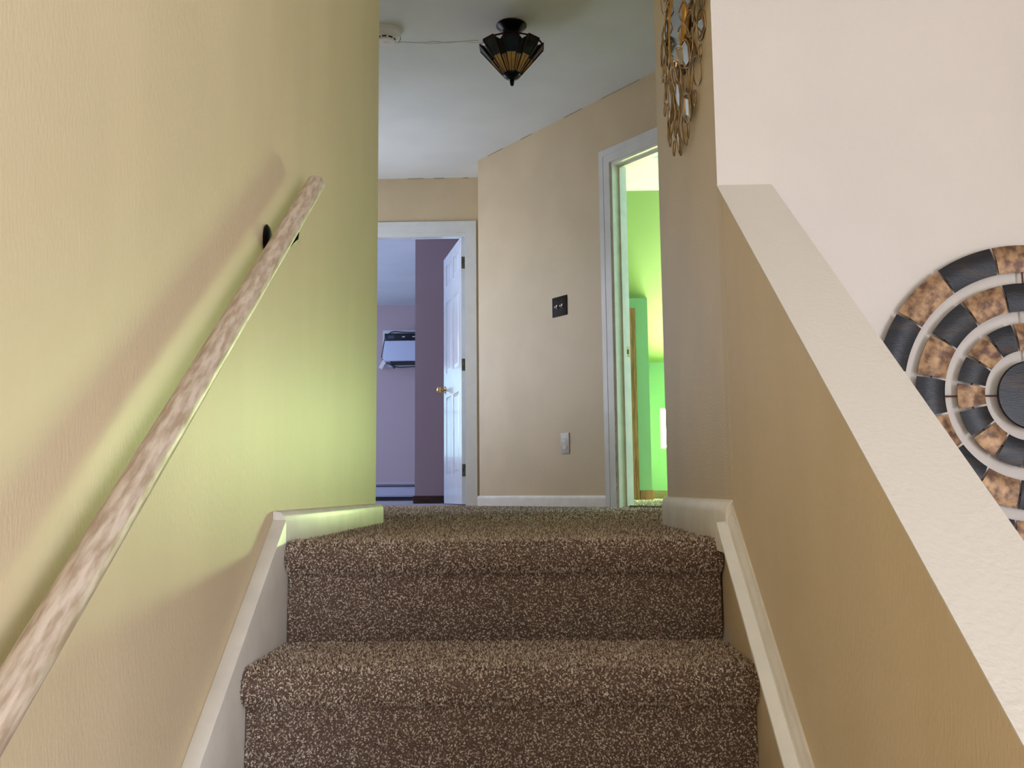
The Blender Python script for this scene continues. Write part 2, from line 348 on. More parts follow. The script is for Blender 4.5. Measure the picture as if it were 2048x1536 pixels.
# ------------------------------------------------------------------ stairs with carpet pile
stairs = thing('staircase', (-.06, .6, LOW), 'brown flecked carpeted stair flight climbing between tan walls to the landing', 'stairs')
CX0, CX1 = XL + .0285, .3548
def pile_mesh(name, pos, nrm, length, rad, m, parent, simple=False, lean=.75, clip=None):
    n = len(pos); nrm = nrm / np.linalg.norm(nrm, axis=1, keepdims=True)
    dirs = nrm + rng.normal(0, lean, (n, 3)); dots = (dirs * nrm).sum(1, keepdims=True); dirs = dirs + nrm * np.clip(.55 - dots, 0, None)
    dirs /= np.linalg.norm(dirs, axis=1, keepdims=True)
    ref = np.tile(np.array([[.31, .52, .79]]), (n, 1)); s = np.cross(dirs, ref); s /= np.linalg.norm(s, axis=1, keepdims=True); t = np.cross(dirs, s)
    L = length * rng.uniform(.7, 1.25, (n, 1)); R = rad * rng.uniform(.75, 1.3, (n, 1)); ph = rng.uniform(0, 2 * PI, (n, 1))
    ring = lambda c, r, k, o: c + r * (s * np.cos(ph + o + k * 2 * PI / 3) + t * np.sin(ph + o + k * 2 * PI / 3))
    base = pos - nrm * .0015
    if simple:
        V = np.stack([ring(base, R, 0, 0), ring(base, R, 1, 0), ring(base, R, 2, 0), base + dirs * L], 1).reshape(-1, 3); k = 4
        T = np.array([[0, 1, 3], [1, 2, 3], [2, 0, 3]])
    else:
        mid = base + dirs * L * .6
        V = np.stack([ring(base, R * .8, i, 0) for i in range(3)] + [ring(mid, R, i, .5) for i in range(3)] + [base + dirs * L], 1).reshape(-1, 3); k = 7
        T = np.array([[0, 1, 4], [0, 4, 3], [1, 2, 5], [1, 5, 4], [2, 0, 3], [2, 3, 5], [3, 4, 6], [4, 5, 6], [5, 3, 6]])
    if clip: V[:, 0] = np.clip(V[:, 0], *clip)
    F = (T[None] + (np.arange(n) * k)[:, None, None]).reshape(-1, 3)
    me = bpy.data.meshes.new(name); me.vertices.add(len(V)); me.vertices.foreach_set('co', V.astype(np.float32).ravel())
    me.loops.add(F.size); me.loops.foreach_set('vertex_index', F.astype(np.int32).ravel())
    me.polygons.add(len(F)); me.polygons.foreach_set('loop_start', np.arange(0, F.size, 3, dtype=np.int32))
    me.update(calc_edges=True); me.materials.append(m)
    me.polygons.foreach_set('use_smooth', np.ones(len(F), dtype=bool))
    o = bpy.data.objects.new(name, me); COL.objects.link(o); o['kind'] = 'stuff'
    if parent: o.parent = parent; o.matrix_parent_inverse = parent.matrix_world.inverted()
    return o
def step_profile(k):
    """(y,z) outline of tread k from the back over the nose and down the riser"""
    y0, z0 = YN - TREAD * k, -RISE * k; r = .029; pts = []
    back = y0 + (TREAD + .032 if k else .10)
    pts.append((back, z0))
    for i in range(9):
        a = PI / 2 + PI * i / 8; pts.append((y0 + r + r * math.cos(a) * 1.0, z0 - r + r * math.sin(a)))
    pts.append((y0 + .029, z0 - 2 * r - .002)); pts.append((y0 + .029, z0 - RISE)); return pts
def sample_profile(pts, x0, x1, sp, xin=None):
    P2 = np.array(pts); seg = np.diff(P2, axis=0); ln = np.linalg.norm(seg, axis=1); cum = np.concatenate([[0], np.cumsum(ln)])
    nx = int((x1 - x0) / sp); ns = int(cum[-1] / sp); X, S = np.meshgrid(np.linspace(x0, x1, nx), np.linspace(0, cum[-1] - 1e-6, ns))
    X = X.ravel() + rng.uniform(-.5, .5, X.size) * sp; S = np.clip(S.ravel() + rng.uniform(-.5, .5, S.size) * sp, 0, cum[-1] - 1e-6); X = np.clip(X, x0 + .0015, x1 - .0015)
    i = np.searchsorted(cum, S, side='right') - 1; f = (S - cum[i]) / ln[i]; q = P2[i] + seg[i] * f[:, None]; d = seg[i] / ln[i][:, None]
    nn = np.stack([np.zeros(len(d)), d[:, 1], -d[:, 0]], 1)      # left of travel: up on tread, toward viewer on riser
    return np.stack([X, q[:, 0], q[:, 1]], 1), nn
NSTEP = 7
for k in range(NSTEP):
    pr = step_profile(k); body = list(pr) + [(pr[0][0] if k else YN + .1, -RISE * (k + 1))]
    bm = B(); prism(bm, body, CX0 + .0005, CX1 - .0005, YZ(0))
    st = obj('step', bm, M['riser_base'], stairs)
    if k < 3:
        top = pr if k else pr[0:]
        pos, nn = sample_profile(top, CX0, CX1, .0028 if k < 2 else .006)
        # riser narrower than the nose: pinch
        ris = pos[:, 1] > (YN - TREAD * k + .0285)
        isr = ris & (pos[:, 2] < -RISE * k - .05)
        pos[isr, 0] = (CX0 + .002) + (pos[isr, 0] - CX0) * ((CX1 - CX0 - .004) / (CX1 - CX0))
        pile_mesh('carpet_pile', pos, nn, .0066, .00135, M['pile'], st, clip=(CX0 - .0005, CX1 + .0001))
# landing pile: close part dense, beyond it coarser
def field(x0, x1, y0, y1, sp, inside=lambda x, y: np.ones(len(x), bool), z=-.004):
    X, Y = np.meshgrid(np.arange(x0, x1, sp), np.arange(y0, y1, sp)); X = X.ravel() + rng.uniform(-.5, .5, X.size) * sp; Y = Y.ravel() + rng.uniform(-.5, .5, Y.size) * sp
    k = inside(X, Y); X, Y = X[k], Y[k]; p = np.stack([X, Y, np.full(len(X), z)], 1); return p, np.tile(np.array([[0, 0, 1.]]), (len(X), 1))
ip = lambda x, y: ((x > XL + .018) | (y > 2.97)) & ((x < .345 + (y - 1.7) * .014) | (y > 2.64)) & ((x - P.x) * NB.x + (y - P.y) * NB.y < -.014)
p, n = field(XL, .37, YN + .09, 3.1, .0055, ip); pile_mesh('carpet_pile', p, n, .0085, .0024, M['pile'], floor, True)
p, n = field(-1.15, 1.3, 3.1, 6.70, .0125, ip); pile_mesh('carpet_pile', p, n, .010, .0048, M['pile'], floor, True)

# ------------------------------------------------------------------ handrail
hr = thing('handrail', (-.458, 1.2, .2), 'worn white painted wooden handrail on black brackets along the left stair wall', 'handrail')
RXX = -.458; RTY, RTZ = 1.905, .754
d = Vector((0, 1, .766)).normalized(); top = Vector((RXX, RTY, RTZ)); L = 1.75
Mx = frame(top - d * L, d)
prof = []
for i in range(20):
    a = 2 * PI * i / 20; y, z = .0190 * math.cos(a), .0190 * math.sin(a)
    if z < -.0140: z = -.0140
    prof.append((y, z))
bm = B(); prism(bm, prof, 0, L, Matrix(((0, 0, 1, 0), (1, 0, 0, 0), (0, 1, 0, 0), (0, 0, 0, 1))))
# rounded near end edges
bevel_edges = [e for e in bm.edges if all(abs(v.co.x - L) < 1e-5 for v in e.verts)]
bmesh.ops.bevel(bm, geom=bevel_edges, offset=.002, segments=2, affect='EDGES')
rl = obj('rail', bm, M['rail'], None, smooth=True); rl.matrix_world = Mx; rl.parent = hr; rl.matrix_parent_inverse = hr.matrix_world.inverted()
def bracket(yc, zc):
    bm = B(); lathe(bm, [(.0, .0), (.021, .0), (.022, .003), (.018, .007), (.010, .010), (.0, .010)], 20, Matrix(((0, 0, 1, XL), (1, 0, 0, yc), (0, 1.35, 0, zc), (0, 0, 0, 1))))
    br = obj('bracket', bm, M['black_metal'], hr, smooth=True, label='black metal wall bracket')
    bm = B(); c = Vector((RXX, yc + .045, zc + .052))
    tube(bm, [(XL + .004, yc, zc - .012), (XL + .016, yc + .012, zc - .010), (XL + .034, yc + .036, zc - .002), (XL + .044, yc + .054, zc + .016), (XL + .045, yc + .057, zc + .028), (XL + .045, yc + .055, zc + .043)], [.009, .007, .0055, .0045, .004, .004], 10)
    obj('arm', bm, M['black_metal'], br, smooth=True)
    bm = B(); F = frame((RXX, yc + .048, zc + .0385), d); box(bm, -.022, .022, -.011, .011, -.0015, .0015, F); bevel(bm, .001, 1)
    for sx in (-.015, .015): lathe(bm, [(0, -.004), (.003, -.003), (.0035, -.0015), (.0035, 0)], 10, F @ Matrix.Translation((sx, .004, -.0005)))
    obj('saddle', bm, M['black_metal'], br, smooth=True)
bracket(1.700, .574); bracket(.60, -.265)

# ------------------------------------------------------------------ door to the bedroom
def casing(name, F, w0, w1, h, cw, t, m, sgn=-1, z0=-.006):
    """three-sided door casing on the local y=0 face, sticking out sgn*t; opening w0..w1, height h"""
    bm = B(); o = .007
    def strip(pts):
        prism(bm, pts, 0, t * .88 * sgn, F @ Matrix(((1, 0, 0, 0), (0, 0, 1, 0), (0, 1, 0, 0), (0, 0, 0, 1))))
    def strip2(pts):
        prism(bm, pts, 0, t * sgn, F @ Matrix(((1, 0, 0, 0), (0, 0, 1, 0), (0, 1, 0, 0), (0, 0, 0, 1))))
    strip([(w0 - cw, z0), (w0, z0), (w0, h), (w0 - cw, h + cw)]); strip([(w1, z0), (w1 + cw, z0), (w1 + cw, h + cw), (w1, h)]); strip([(w0, h), (w1, h), (w1 + cw, h + cw), (w0 - cw, h + cw)])
    q = cw * .42
    strip2([(w0 - cw, z0), (w0 - cw + q, z0), (w0 - cw + q, h + cw - q), (w0 - cw, h + cw)]); strip2([(w1 + cw - q, z0), (w1 + cw, z0), (w1 + cw, h + cw), (w1 + cw - q, h + cw - q)]); strip2([(w0 - cw + q, h + cw - q), (w1 + cw - q, h + cw - q), (w1 + cw, h + cw), (w0 - cw, h + cw)])
    bmesh.ops.recalc_face_normals(bm, faces=bm.faces)
    return bm
def add_to(bm, fn): fn(bm); return bm
Fd = frame((0, 6.70, 0), (1, 0, 0))
bm = casing('', Fd, DX0, DX1, DH, .08, .018, None)
door1 = struct('door_1', bm, M['trim_cool'])
bm = B()   # jamb and stops
for x0, x1 in ((DX0 - .001, DX0 + .018), (DX1, DX1 + .018)): box(bm, x0, x1, 6.702, 6.815, -.006, DH)
box(bm, DX0 + .018, DX1, 6.702, 6.815, DH - .018, DH)
box(bm, DX0 + .018, DX0 + .03, 6.72, 6.755, 0, DH - .018); box(bm, DX1 - .006, DX1, 6.703, 6.72, 0, DH - .018); box(bm, DX0 + .03, DX1 - .006, 6.703, 6.72, DH - .03, DH - .018)
obj('jamb', bm, M['trim_cool'], door1)
# leaf: local x from hinge edge to free edge, local y = towards the far side, z up
hx, hy = -.521, 6.738; ux = Vector((-.200, .715)).normalized(); WL = .742
Fl = frame((hx, hy, .008), (ux.x, ux.y, 0))
HL = 1.99; T = .034
# visible face is at local y=+? : visible normal (-.95,-.32); frame y = z x x
yl = (Fl.to_3x3() @ Vector((0, 1, 0))); vis = 1 if yl.dot(Vector((-.95, -.32, 0))) > 0 else -1
yv = lambda a, b: tuple(sorted((vis * a, vis * b)))
bm = B(); box(bm, 0, WL, *yv(-T + .006, -.006), 0, HL, Fl)
st, ml = .112, .09; pw = (WL - 2 * st - ml) / 2
rows = [(.225, .835), (1.03, 1.61), (1.745, 1.915)]
xs = [(st, st + pw), (st + pw + ml, WL - st)]
for f0, f1 in ((-.006, 0), (-T, -T + .006)):
    for a, b in ((0, st), (st + pw, st + pw + ml), (WL - st, WL)): box(bm, a, b, *yv(f0, f1), 0, HL, Fl)
    zz = [0] + [z for r in rows for z in r] + [HL]
    for i in range(0, len(zz), 2):
        for a, b in xs: box(bm, a, b, *yv(f0, f1), zz[i], zz[i + 1], Fl)
leaf = obj('leaf', bm, M['trim_cool'], door1)
for face in (1, -1):
    for (z0, z1) in rows:
        for (a, b) in xs:
            bm = B(); y0, y1 = ((-.006, -.0008) if face > 0 else (-T + .006, -T + .0008)); e = .028; g = .004
            lo = [(a + g, z0 + g), (b - g, z0 + g), (b - g, z1 - g), (a + g, z1 - g)]; hi = [(a + e, z0 + e), (b - e, z0 + e), (b - e, z1 - e), (a + e, z1 - e)]
            A = [bm.verts.new(Fl @ Vector((x, vis * y0, z))) for x, z in lo]; Bv = [bm.verts.new(Fl @ Vector((x, vis * y1, z))) for x, z in hi]
            bm.faces.new(Bv); bm.faces.new(A[::-1])
            for i in range(4): bm.faces.new([A[i], A[(i + 1) % 4], Bv[(i + 1) % 4], Bv[i]])
            obj('door_panel', bm, M['trim_cool'], leaf)
for face in (1, -1):
    bm = B(); base = Fl @ Vector((WL - .065, vis * (0 if face > 0 else -T), .905)); n = (Fl.to_3x3() @ Vector((0, vis * face, 0)))
    lathe(bm, [(0, 0), (.031, 0), (.030, .004), (.012, .010), (.010, .028), (.020, .036), (.027, .048), (.026, .060), (.018, .068), (0, .070)], 24, frame(base, Vector((0, 0, 1)).cross(n), n))
    obj('door_knob', bm, M['brass'], leaf, smooth=True)
for z in (.245, 1.02, 1.79):
    bm = B(); box(bm, -.002, .0005, *yv(-T + .003, -.002), z - .045, z + .045, Fl)
    c = Fl @ Vector((-.003, vis * -T, z)); lathe(bm, [(0, -.048), (.004, -.046), (.006, -.045), (.006, .045), (.004, .046), (0, .048)], 12, Matrix.Translation(c))
    obj('hinge', bm, M['old_brass'], door1, smooth=True)

# ------------------------------------------------------------------ bedroom behind it
bm = B(); box(bm, -4.1, -3.5, 11.4, 11.5, -.1, CZ); box(bm, -2.3, -.28, 11.4, 11.5, -.1, CZ); box(bm, -3.5, -2.3, 11.4, 11.5, -.1, .5); box(bm, -3.5, -2.3, 11.4, 11.5, 1.75, CZ); struct('wall_bedroom_far', bm, M['lav'])
window('window_7', ((-3.5, 11.4), (-2.3, 11.4), .5, 1.75), 'bedroom_far', 1, 2, (0, 1))
bm = B(); box(bm, -.28, -.20, 6.76, 11.5, -.1, CZ); struct('wall_bedroom_right', bm, M['lav'])
bm = B(); box(bm, -1.052, -.28, 8.2, 8.9, -.1, CZ); struct('wall_bedroom_closet', bm, M['lav'])
bm = B(); box(bm, -4.2, -4.1, 6.7, 7.4, -.1, CZ); box(bm, -4.2, -4.1, 9.9, 11.5, -.1, CZ); box(bm, -4.2, -4.1, 7.4, 9.9, -.1, .6); box(bm, -4.2, -4.1, 7.4, 9.9, 2.1, CZ)
struct('wall_bedroom_left', bm, M['lav'])
window('window_4', ((-4.1, 7.4), (-4.1, 9.9), .6, 2.1), 'purple', 2, 2, (-1, 0))
bm = B(); box(bm, -4.2, -.2, 6.72, 11.5, CZ, CZ + .1); struct('ceiling_bedroom', bm, M['ceiling'])
bm = B(); box(bm, -4.2, -.2, 6.68, 11.5, -.15, -.002); struct('floor_bedroom', bm, M['carpet_blue'])
bm = B(); box(bm, -1.066, -.30, 8.188, 8.2, -.002, .065); box(bm, -1.066, -1.052, 8.2, 8.9, -.002, .065); bevel(bm, .002, 1); struct('baseboard_bedroom', bm, M['dark_wood'])
bh = thing('baseboard_heater', (-2.2, 11.36, 0), 'long low pale enamel heater along the lavender bedroom wall', 'heater')
bm = B(); prism(bm, [(11.4, .03), (11.345, .045), (11.335, .06), (11.335, .145), (11.35, .15), (11.35, .17), (11.345, .20), (11.36, .215), (11.4, .215)], -3.6, -1.02, YZ(0)); obj('cover', bm, M['heater'], bh)
bm = B(); box(bm, -3.6, -1.02, 11.333, 11.352, .172, .184); box(bm, -3.6, -1.02, 11.341, 11.36, .196, .201); obj('damper', bm, M['slot'], bh)
bm = B(); box(bm, -3.6, -1.02, 11.35, 11.4, .0, .032); obj('toe_gap', bm, M['slot'], bh)
# air conditioner
ac = thing('air_conditioner', (-1.55, 11.3, 1.7), 'pale wall air conditioner with black control strip in the lavender bedroom', 'air conditioner')
ax0, ax1 = -1.815, -1.20
bm = B(); t = .045
for a in ((-1.865, -1.15, 2.065, 2.115), (-1.865, -1.15, 1.65, 1.69), (-1.865, -1.822, 1.69, 2.065), (-1.193, -1.15, 1.69, 2.065)): box(bm, a[0], a[1], 11.375, 11.4, a[2], a[3])
obj('wall_sleeve', bm, M['trim_cool'], ac)
bm = B(); box(bm, ax0, ax1, 11.19, 11.4, 1.70, 1.955); bevel(bm, .012, 3); obj('housing', bm, M['ac_body'], ac, smooth=True)
bm = B(); box(bm, ax0, ax1, 11.195, 11.4, 1.957, 2.045); bevel(bm, .004, 2); cp = obj('control_strip', bm, M['ac_black'], ac, smooth=True, label='glossy black control strip')
bm = B(); box(bm, ax0 + .045, ax0 + .118, 11.192, 11.196, 1.982, 2.02); obj('display', bm, M['ac_grey'], cp)
for x in (-1.58, -1.455, -1.36): 
    bm = B(); box(bm, x - .016, x + .016, 11.191, 11.196, 1.996, 2.006); bevel(bm, .001, 1); obj('button', bm, M['ivory'], cp)
bm = B(); box(bm, ax0 + .07, ax1, 11.2, 11.4, 1.672, 1.698); obj('air_outlet', bm, M['slot'], ac)
bm = B(); lathe(bm, [(0, 0), (.008, 0), (.008, .003), (0, .004)], 12, frame((-1.742, 11.19, 1.79), (1, 0, 0), (0, -1, 0))); obj('badge', bm, M['ivory'], ac)
bm = B()
tube(bm, [(-1.79, 11.36, 2.07), (-1.75, 11.35, 2.092), (-1.70, 11.35, 2.098), (-1.62, 11.36, 2.088), (-1.5, 11.36, 2.082), (-1.4, 11.36, 2.09), (-1.25, 11.36, 2.088)], .006, 8)
tube(bm, [(-1.825, 11.35, 2.06), (-1.842, 11.34, 1.96), (-1.858, 11.33, 1.86), (-1.868, 11.33, 1.80), (-1.872, 11.33, 1.76)], .006, 8)
tube(bm, [(-1.87, 11.33, 1.745), (-1.80, 11.30, 1.70), (-1.74, 11.30, 1.66), (-1.65, 11.33, 1.64), (-1.5, 11.34, 1.648), (-1.25, 11.34, 1.66)], .006, 8)
cord = obj('power_cord', bm, M['cord'], ac, smooth=True)
bm = B(); F = frame((-1.855, 11.32, 1.675), (.5, 0, .87)); box(bm, -.055, .055, -.012, .012, -.026, .026, F); bevel(bm, .004, 1); obj('adapter', bm, M['ivory'], cord, label='white power adapter on the cord')
bm = B(); F = frame((-1.72, 11.30, 1.655), (.65, 0, -.75)); box(bm, -.03, .035, -.012, .012, -.018, .018, F); bevel(bm, .005, 1); obj('plug', bm, M['cord'], cord)
bm = B(); box(bm, -.6, -.4, 11.39, 11.4, .3, .31); bm.free()

# ------------------------------------------------------------------ green room
GF = .010
bm = B(); ang(S0 - .4, S1 + .6, .06, .4, -.15, GF, bm); prism(bm, [(-.2, 6.3), (.9, 4.95), (4.4, 4.95), (4.4, 9.3), (-.2, 9.3)], -.2, GF - .001)
gfl = struct('floor_green_room', bm, M['carpet_far'])
gp = lambda x, y: ((x - P.x) * NB.x + (y - P.y) * NB.y > .06) & ((y < 8.25) | (x > 1.1))
p, n = field(.35, 2.2, 4.6, 9.1, .014, gp, GF - .004); pile_mesh('carpet_pile', p, n, .011, .0055, M['pile'], gfl, True)
bm = B(); box(bm, 1.04 - 1.15, 1.3 + 3.1, 9.2, 9.3, -.1, .50); box(bm, -.11, 1.262, 9.2, 9.3, .50, .91); box(bm, 3.0, 4.4, 9.2, 9.3, .5, .91); box(bm, -.11, 4.4, 9.2, 9.3, .91, 1.37)
struct('wall_green_knee', bm, M['green'])
window('window_5', ((1.262, 9.2), (3.0, 9.2), .50, .91), 'green', 1, 1, (0, 1), t=.014)
bm = B(); prism(bm, [(7.073, 2.44), (9.3, 1.317), (9.3, 1.42), (7.073, 2.54)], -.11, 4.4, YZ(0)); struct('ceiling_slope', bm, M['green_slope'])
bm = B(); prism(bm, [(-.2, 6.2), (1.5, 4.2), (4.4, 4.2), (4.4, 6.36), (-.2, 6.36)], CZ, CZ + .1); struct('ceiling_green_room_near', bm, M['blue_lit_ceiling'])
bm = B(); box(bm, -.2, 4.4, 6.36, 7.073, CZ, CZ + .1); struct('ceiling_green_room', bm, mat('white_ceiling_paint', lin(240, 242, 240), .7))
# closet projection
bm = B(); prism(bm, [(8.28, -.1), (8.28, 1.832), (9.2, 1.368), (9.2, -.1)], -.11, 1.051, YZ(0)); struct('wall_green_closet', bm, M['green'])
bm = B(); box(bm, -.2, -.11, 6.3, 9.3, -.1, CZ); struct('wall_green_left', bm, M['green'])
bm = B(); box(bm, 4.4, 4.5, 4.2, 5.4, -.1, CZ); box(bm, 4.4, 4.5, 7.4, 9.3, -.1, CZ); box(bm, 4.4, 4.5, 5.4, 7.4, -.1, .7); box(bm, 4.4, 4.5, 5.4, 7.4, 2.0, CZ); struct('wall_green_right', bm, M['green'])
window('fill_window_6', ((4.4, 5.4), (4.4, 7.4), .7, 2.0), 'green_fill', 2, 1, (1, 0))  # out-of-view window added as general fill light in the green room
bm = B(); box(bm, 1.6, 4.5, 4.1, 4.2, -.1, CZ); struct('wall_green_near', bm, M['green'])
bm = B(); box(bm, .942, 1.066, 8.266, 8.28, GF, .095); bevel(bm, .003, 1); struct('baseboard_green_closet', bm, M['wood'])
bm = B(); box(bm, 1.051, 4.4, 9.186, 9.2, GF, .092); bevel(bm, .003, 1); struct('baseboard_green_far', bm, mat('grey_brown_wood', lin(150, 128, 92), .5, amt=.25, scale=10, stretch=(1, 8, 8)))
# closet door: wooden casing and white leaf
bm = casing('', frame((0, 8.28, 0), (1, 0, 0)), .18, .872, 1.672, .066, .02, None, z0=GF)
door3 = struct('door_3', bm, M['wood'])
bm = B(); box(bm, .18, .872, 8.268, 8.279, GF + .01, 1.672); obj('leaf', bm, M['trim_light_lifted'], door3)

# doorway into it, in the angled wall
Fa = frame((P.x, P.y, 0), (D.x, D.y, 0)); ya = Fa.to_3x3() @ Vector((0, 1, 0)); sg = -1 if ya.dot(Vector((NB.x, NB.y, 0))) > 0 else 1
casm = mat('chipped_white_casing_paint', lin(222, 224, 228), .3, amt=.05, scale=10, bump=.15, bscale=40)
bm = casing('', Fa, S0, S1, DD, .086, .016, None, sgn=sg)
door2 = struct('door_2', bm, casm)
bm = B(); q = -sg
yq = lambda a, b: tuple(sorted((q * a, q * b)))
for s0, s1 in ((S0 - .001, S0 + .016), (S1 - .016, S1 + .001)): box(bm, s0, s1, *yq(-.004, .11), -.006, DD, Fa)
box(bm, S0 + .016, S1 - .016, *yq(-.004, .11), DD - .016, DD, Fa)
for s0, s1 in ((S0 + .016, S0 + .028), (S1 - .028, S1 - .016)): box(bm, s0, s1, *yq(.045, .07), -.006, DD - .016, Fa)
box(bm, S0 + .028, S1 - .028, *yq(.045, .07), DD - .028, DD - .016, Fa)
obj('jamb', bm, M['trim'], door2)
bm = B(); box(bm, S0 + .0155, S0 + .0175, *yq(.074, .102), .865, .925, Fa); sp_ = obj('strike_plate', bm, M['brass'], door2)
bm = B(); box(bm, S0 + .0172, S0 + .0182, *yq(.081, .095), .882, .908, Fa); obj('latch_hole', bm, M['slot'], sp_)
# chips in the paint along the casing's inner edge
bm = B(); random.seed(3)
for z, h in ((.315, .045), (.275, .02), (.255, .02), (.18, .02), (.165, .018), (.14, .02), (.09, .03), (.02, .02), (.55, .01), (.47, .008), (.43, .01)):
    w = random.uniform(.002, .0035) * (1 if h > .015 else .6)
    prism(bm, [(S0 - w, z), (S0 - w * .4, z + h * .5), (S0 - w * .8, z + h), (S0 + .001, z + h * .9), (S0 + .001, z + h * .05)], sg * .0090, sg * .0104, Fa @ Matrix(((1, 0, 0, 0), (0, 0, 1, 0), (0, 1, 0, 0), (0, 0, 0, 1))))
obj('paint_chip', bm, mat('bare_dark_wood', lin(60, 44, 36), .7), door2)['kind'] = 'stuff'

# ------------------------------------------------------------------ switch and outlet on the angled wall
def plate(bm, s0, s1, z0, z1, t, bv):
    box(bm, s0, s1, *sorted((0, sg * t)), z0, z1, Fa); bevel(bm, bv, 2)
sc_ = lambda s, z, y=0: Fa @ Vector((s, y, z))
sw = thing('light_switch', sc_(.88, 1.18), 'dark brown double toggle switch plate on the tan angled wall', 'light switch')
bm = B(); plate(bm, .811, .950, 1.175, 1.299, .006, .002); obj('cover_plate', bm, M['plate_brown'], sw, smooth=True)
for s in (.855, .905):
    bm = B(); F = Fa @ Matrix.Translation((s, sg * .006, 1.237))
    box(bm, -.005, .005, *sorted((0, sg * .002)), -.012, .012, F)
    box(bm, -.005, .005, *sorted((0, sg * .015)), -.012, -.003, F @ Matrix.Rotation(sg * .35, 4, 'X')); bevel(bm, .0008, 1); obj('toggle', bm, M['ivory'], sw, label='ivory toggle lever')
for s in (.855, .905):
    for z in (1.207, 1.267):
        bm = B(); lathe(bm, [(0, 0), (.003, 0), (.0025, .0012), (0, .0015)], 10, frame(sc_(s, z, sg * .006), (D.x, D.y, 0), tuple(-c for c in (NB.x, NB.y, 0))))
        obj('screw', bm, M['slot'], sw)
ou = thing('wall_outlet', sc_(.911, .325), 'pale duplex electrical outlet low on the tan angled wall', 'outlet')
bm = B(); plate(bm, .872, .951, .320, .447, .006, .0025); obj('cover_plate', bm, M['outlet'], ou, smooth=True)
for z in (.362, .404):
    bm = B(); prof = [(.0165 * math.cos(a) , max(-.0135, min(.0135, .0165 * math.sin(a)))) for a in [2 * PI * i / 20 for i in range(20)]]
    prism(bm, [(x, y) for x, y in prof], 0, .0022, frame(sc_(.911, z, sg * .006), (D.x, D.y, 0), tuple(-c for c in (NB.x, NB.y, 0))))
    rc = obj('receptacle', bm, M['ivory'], ou)
    bm = B(); 
    for s, hh in ((-.006, .005), (.006, .004)): box(bm, .911 + s - .0012, .911 + s + .0012, *sorted((sg * .008, sg * .0086)), z + .002 - hh + .003, z + .002 + hh + .003, Fa)
    lathe(bm, [(0, 0), (.0027, 0), (.0027, .0006), (0, .0006)], 10, frame(sc_(.911, z - .007, sg * .008), (D.x, D.y, 0), tuple(-c for c in (NB.x, NB.y, 0))))
    obj('slot', bm, M['slot'], rc)

# ------------------------------------------------------------------ smoke detector
sd = thing('smoke_detector', (-.735, 4.49, CZ), 'round white smoke detector on the hall ceiling beside the left wall', 'smoke detector')
C0 = Matrix.Translation((-.728, 4.475, CZ)) @ Matrix.Scale(1.14, 4) @ Matrix.Rotation(PI, 4, 'X')
bm = B(); lathe(bm, [(.070, 0), (.071, .004), (.070, .010), (.066, .011), (.066, .014), (.068, .015), (.066, .026), (.058, .034), (.046, .038), (0, .038)], 40, C0); obj('base', bm, M['detector'], sd, smooth=True)
bm = B(); lathe(bm, [(.0445, .037), (.0445, .0405), (.0, .0405)], 32, C0); obj('vent_gap', bm, M['slot'], sd)
bm = B()
for i in range(10):
    R_ = C0 @ Matrix.Rotation(2 * PI * i / 10, 4, 'Z'); box(bm, .038, .047, -.0035, .0035, .037, .044, R_)
obj('vent_rib', bm, M['detector'], sd)
bm = B(); lathe(bm, [(.041, .0425), (.042, .045), (.038, .050), (.025, .0525), (0, .053)], 32, C0); lathe(bm, [(.012, .052), (.012, .0545), (.010, .0555), (0, .0555)], 20, C0)
obj('test_cover', bm, M['detector'], sd, smooth=True)
bm = B()
for i in range(7):
    a = -.9 + i * .13; R_ = C0 @ Matrix.Rotation(a, 4, 'Z'); box(bm, .0625, .0668, -.003, .003, .019, .028, R_)
obj('side_slot', bm, M['slot'], sd)

# ------------------------------------------------------------------ stained glass ceiling lamp
LX, LY = -.084, 4.437
lamp = thing('ceiling_lamp', (LX, LY, CZ), 'unlit stained glass bowl lamp with black canopy on the hall ceiling', 'lamp')
C0 = Matrix.Translation((LX, LY, CZ)) @ Matrix.Rotation(PI, 4, 'X')      # local z points down
bm = B(); lathe(bm, [(.076, 0), (.078, .003), (.077, .007), (.070, .011), (.064, .015), (.052, .026), (.040, .033), (.024, .036), (0, .036)], 40, C0); obj('canopy', bm, M['bronze'], lamp, smooth=True)
bm = B()
lathe(bm, [(.010, .03), (.010, .315), (0, .318)], 16, C0)
for i in range(3):
    a = 2 * PI * i / 3 + .5; tube(bm, [C0 @ Vector((.02 * math.cos(a), .02 * math.sin(a), .034)), C0 @ Vector((.045 * math.cos(a), .045 * math.sin(a), .07)), C0 @ Vector((.04 * math.cos(a), .04 * math.sin(a), .11))], .004, 8)
obj('stem', bm, M['bronze'], lamp, smooth=True)
bm = B(); lathe(bm, [(.0, .255), (.044, .255), (.047, .262), (.046, .268), (.036, .278), (.026, .284), (.016, .288), (.011, .294), (.013, .300), (.009, .306), (.006, .312), (.0075, .316), (.004, .321), (0, .323)], 32, C0)
obj('finial', bm, M['bronze'], lamp, smooth=True)
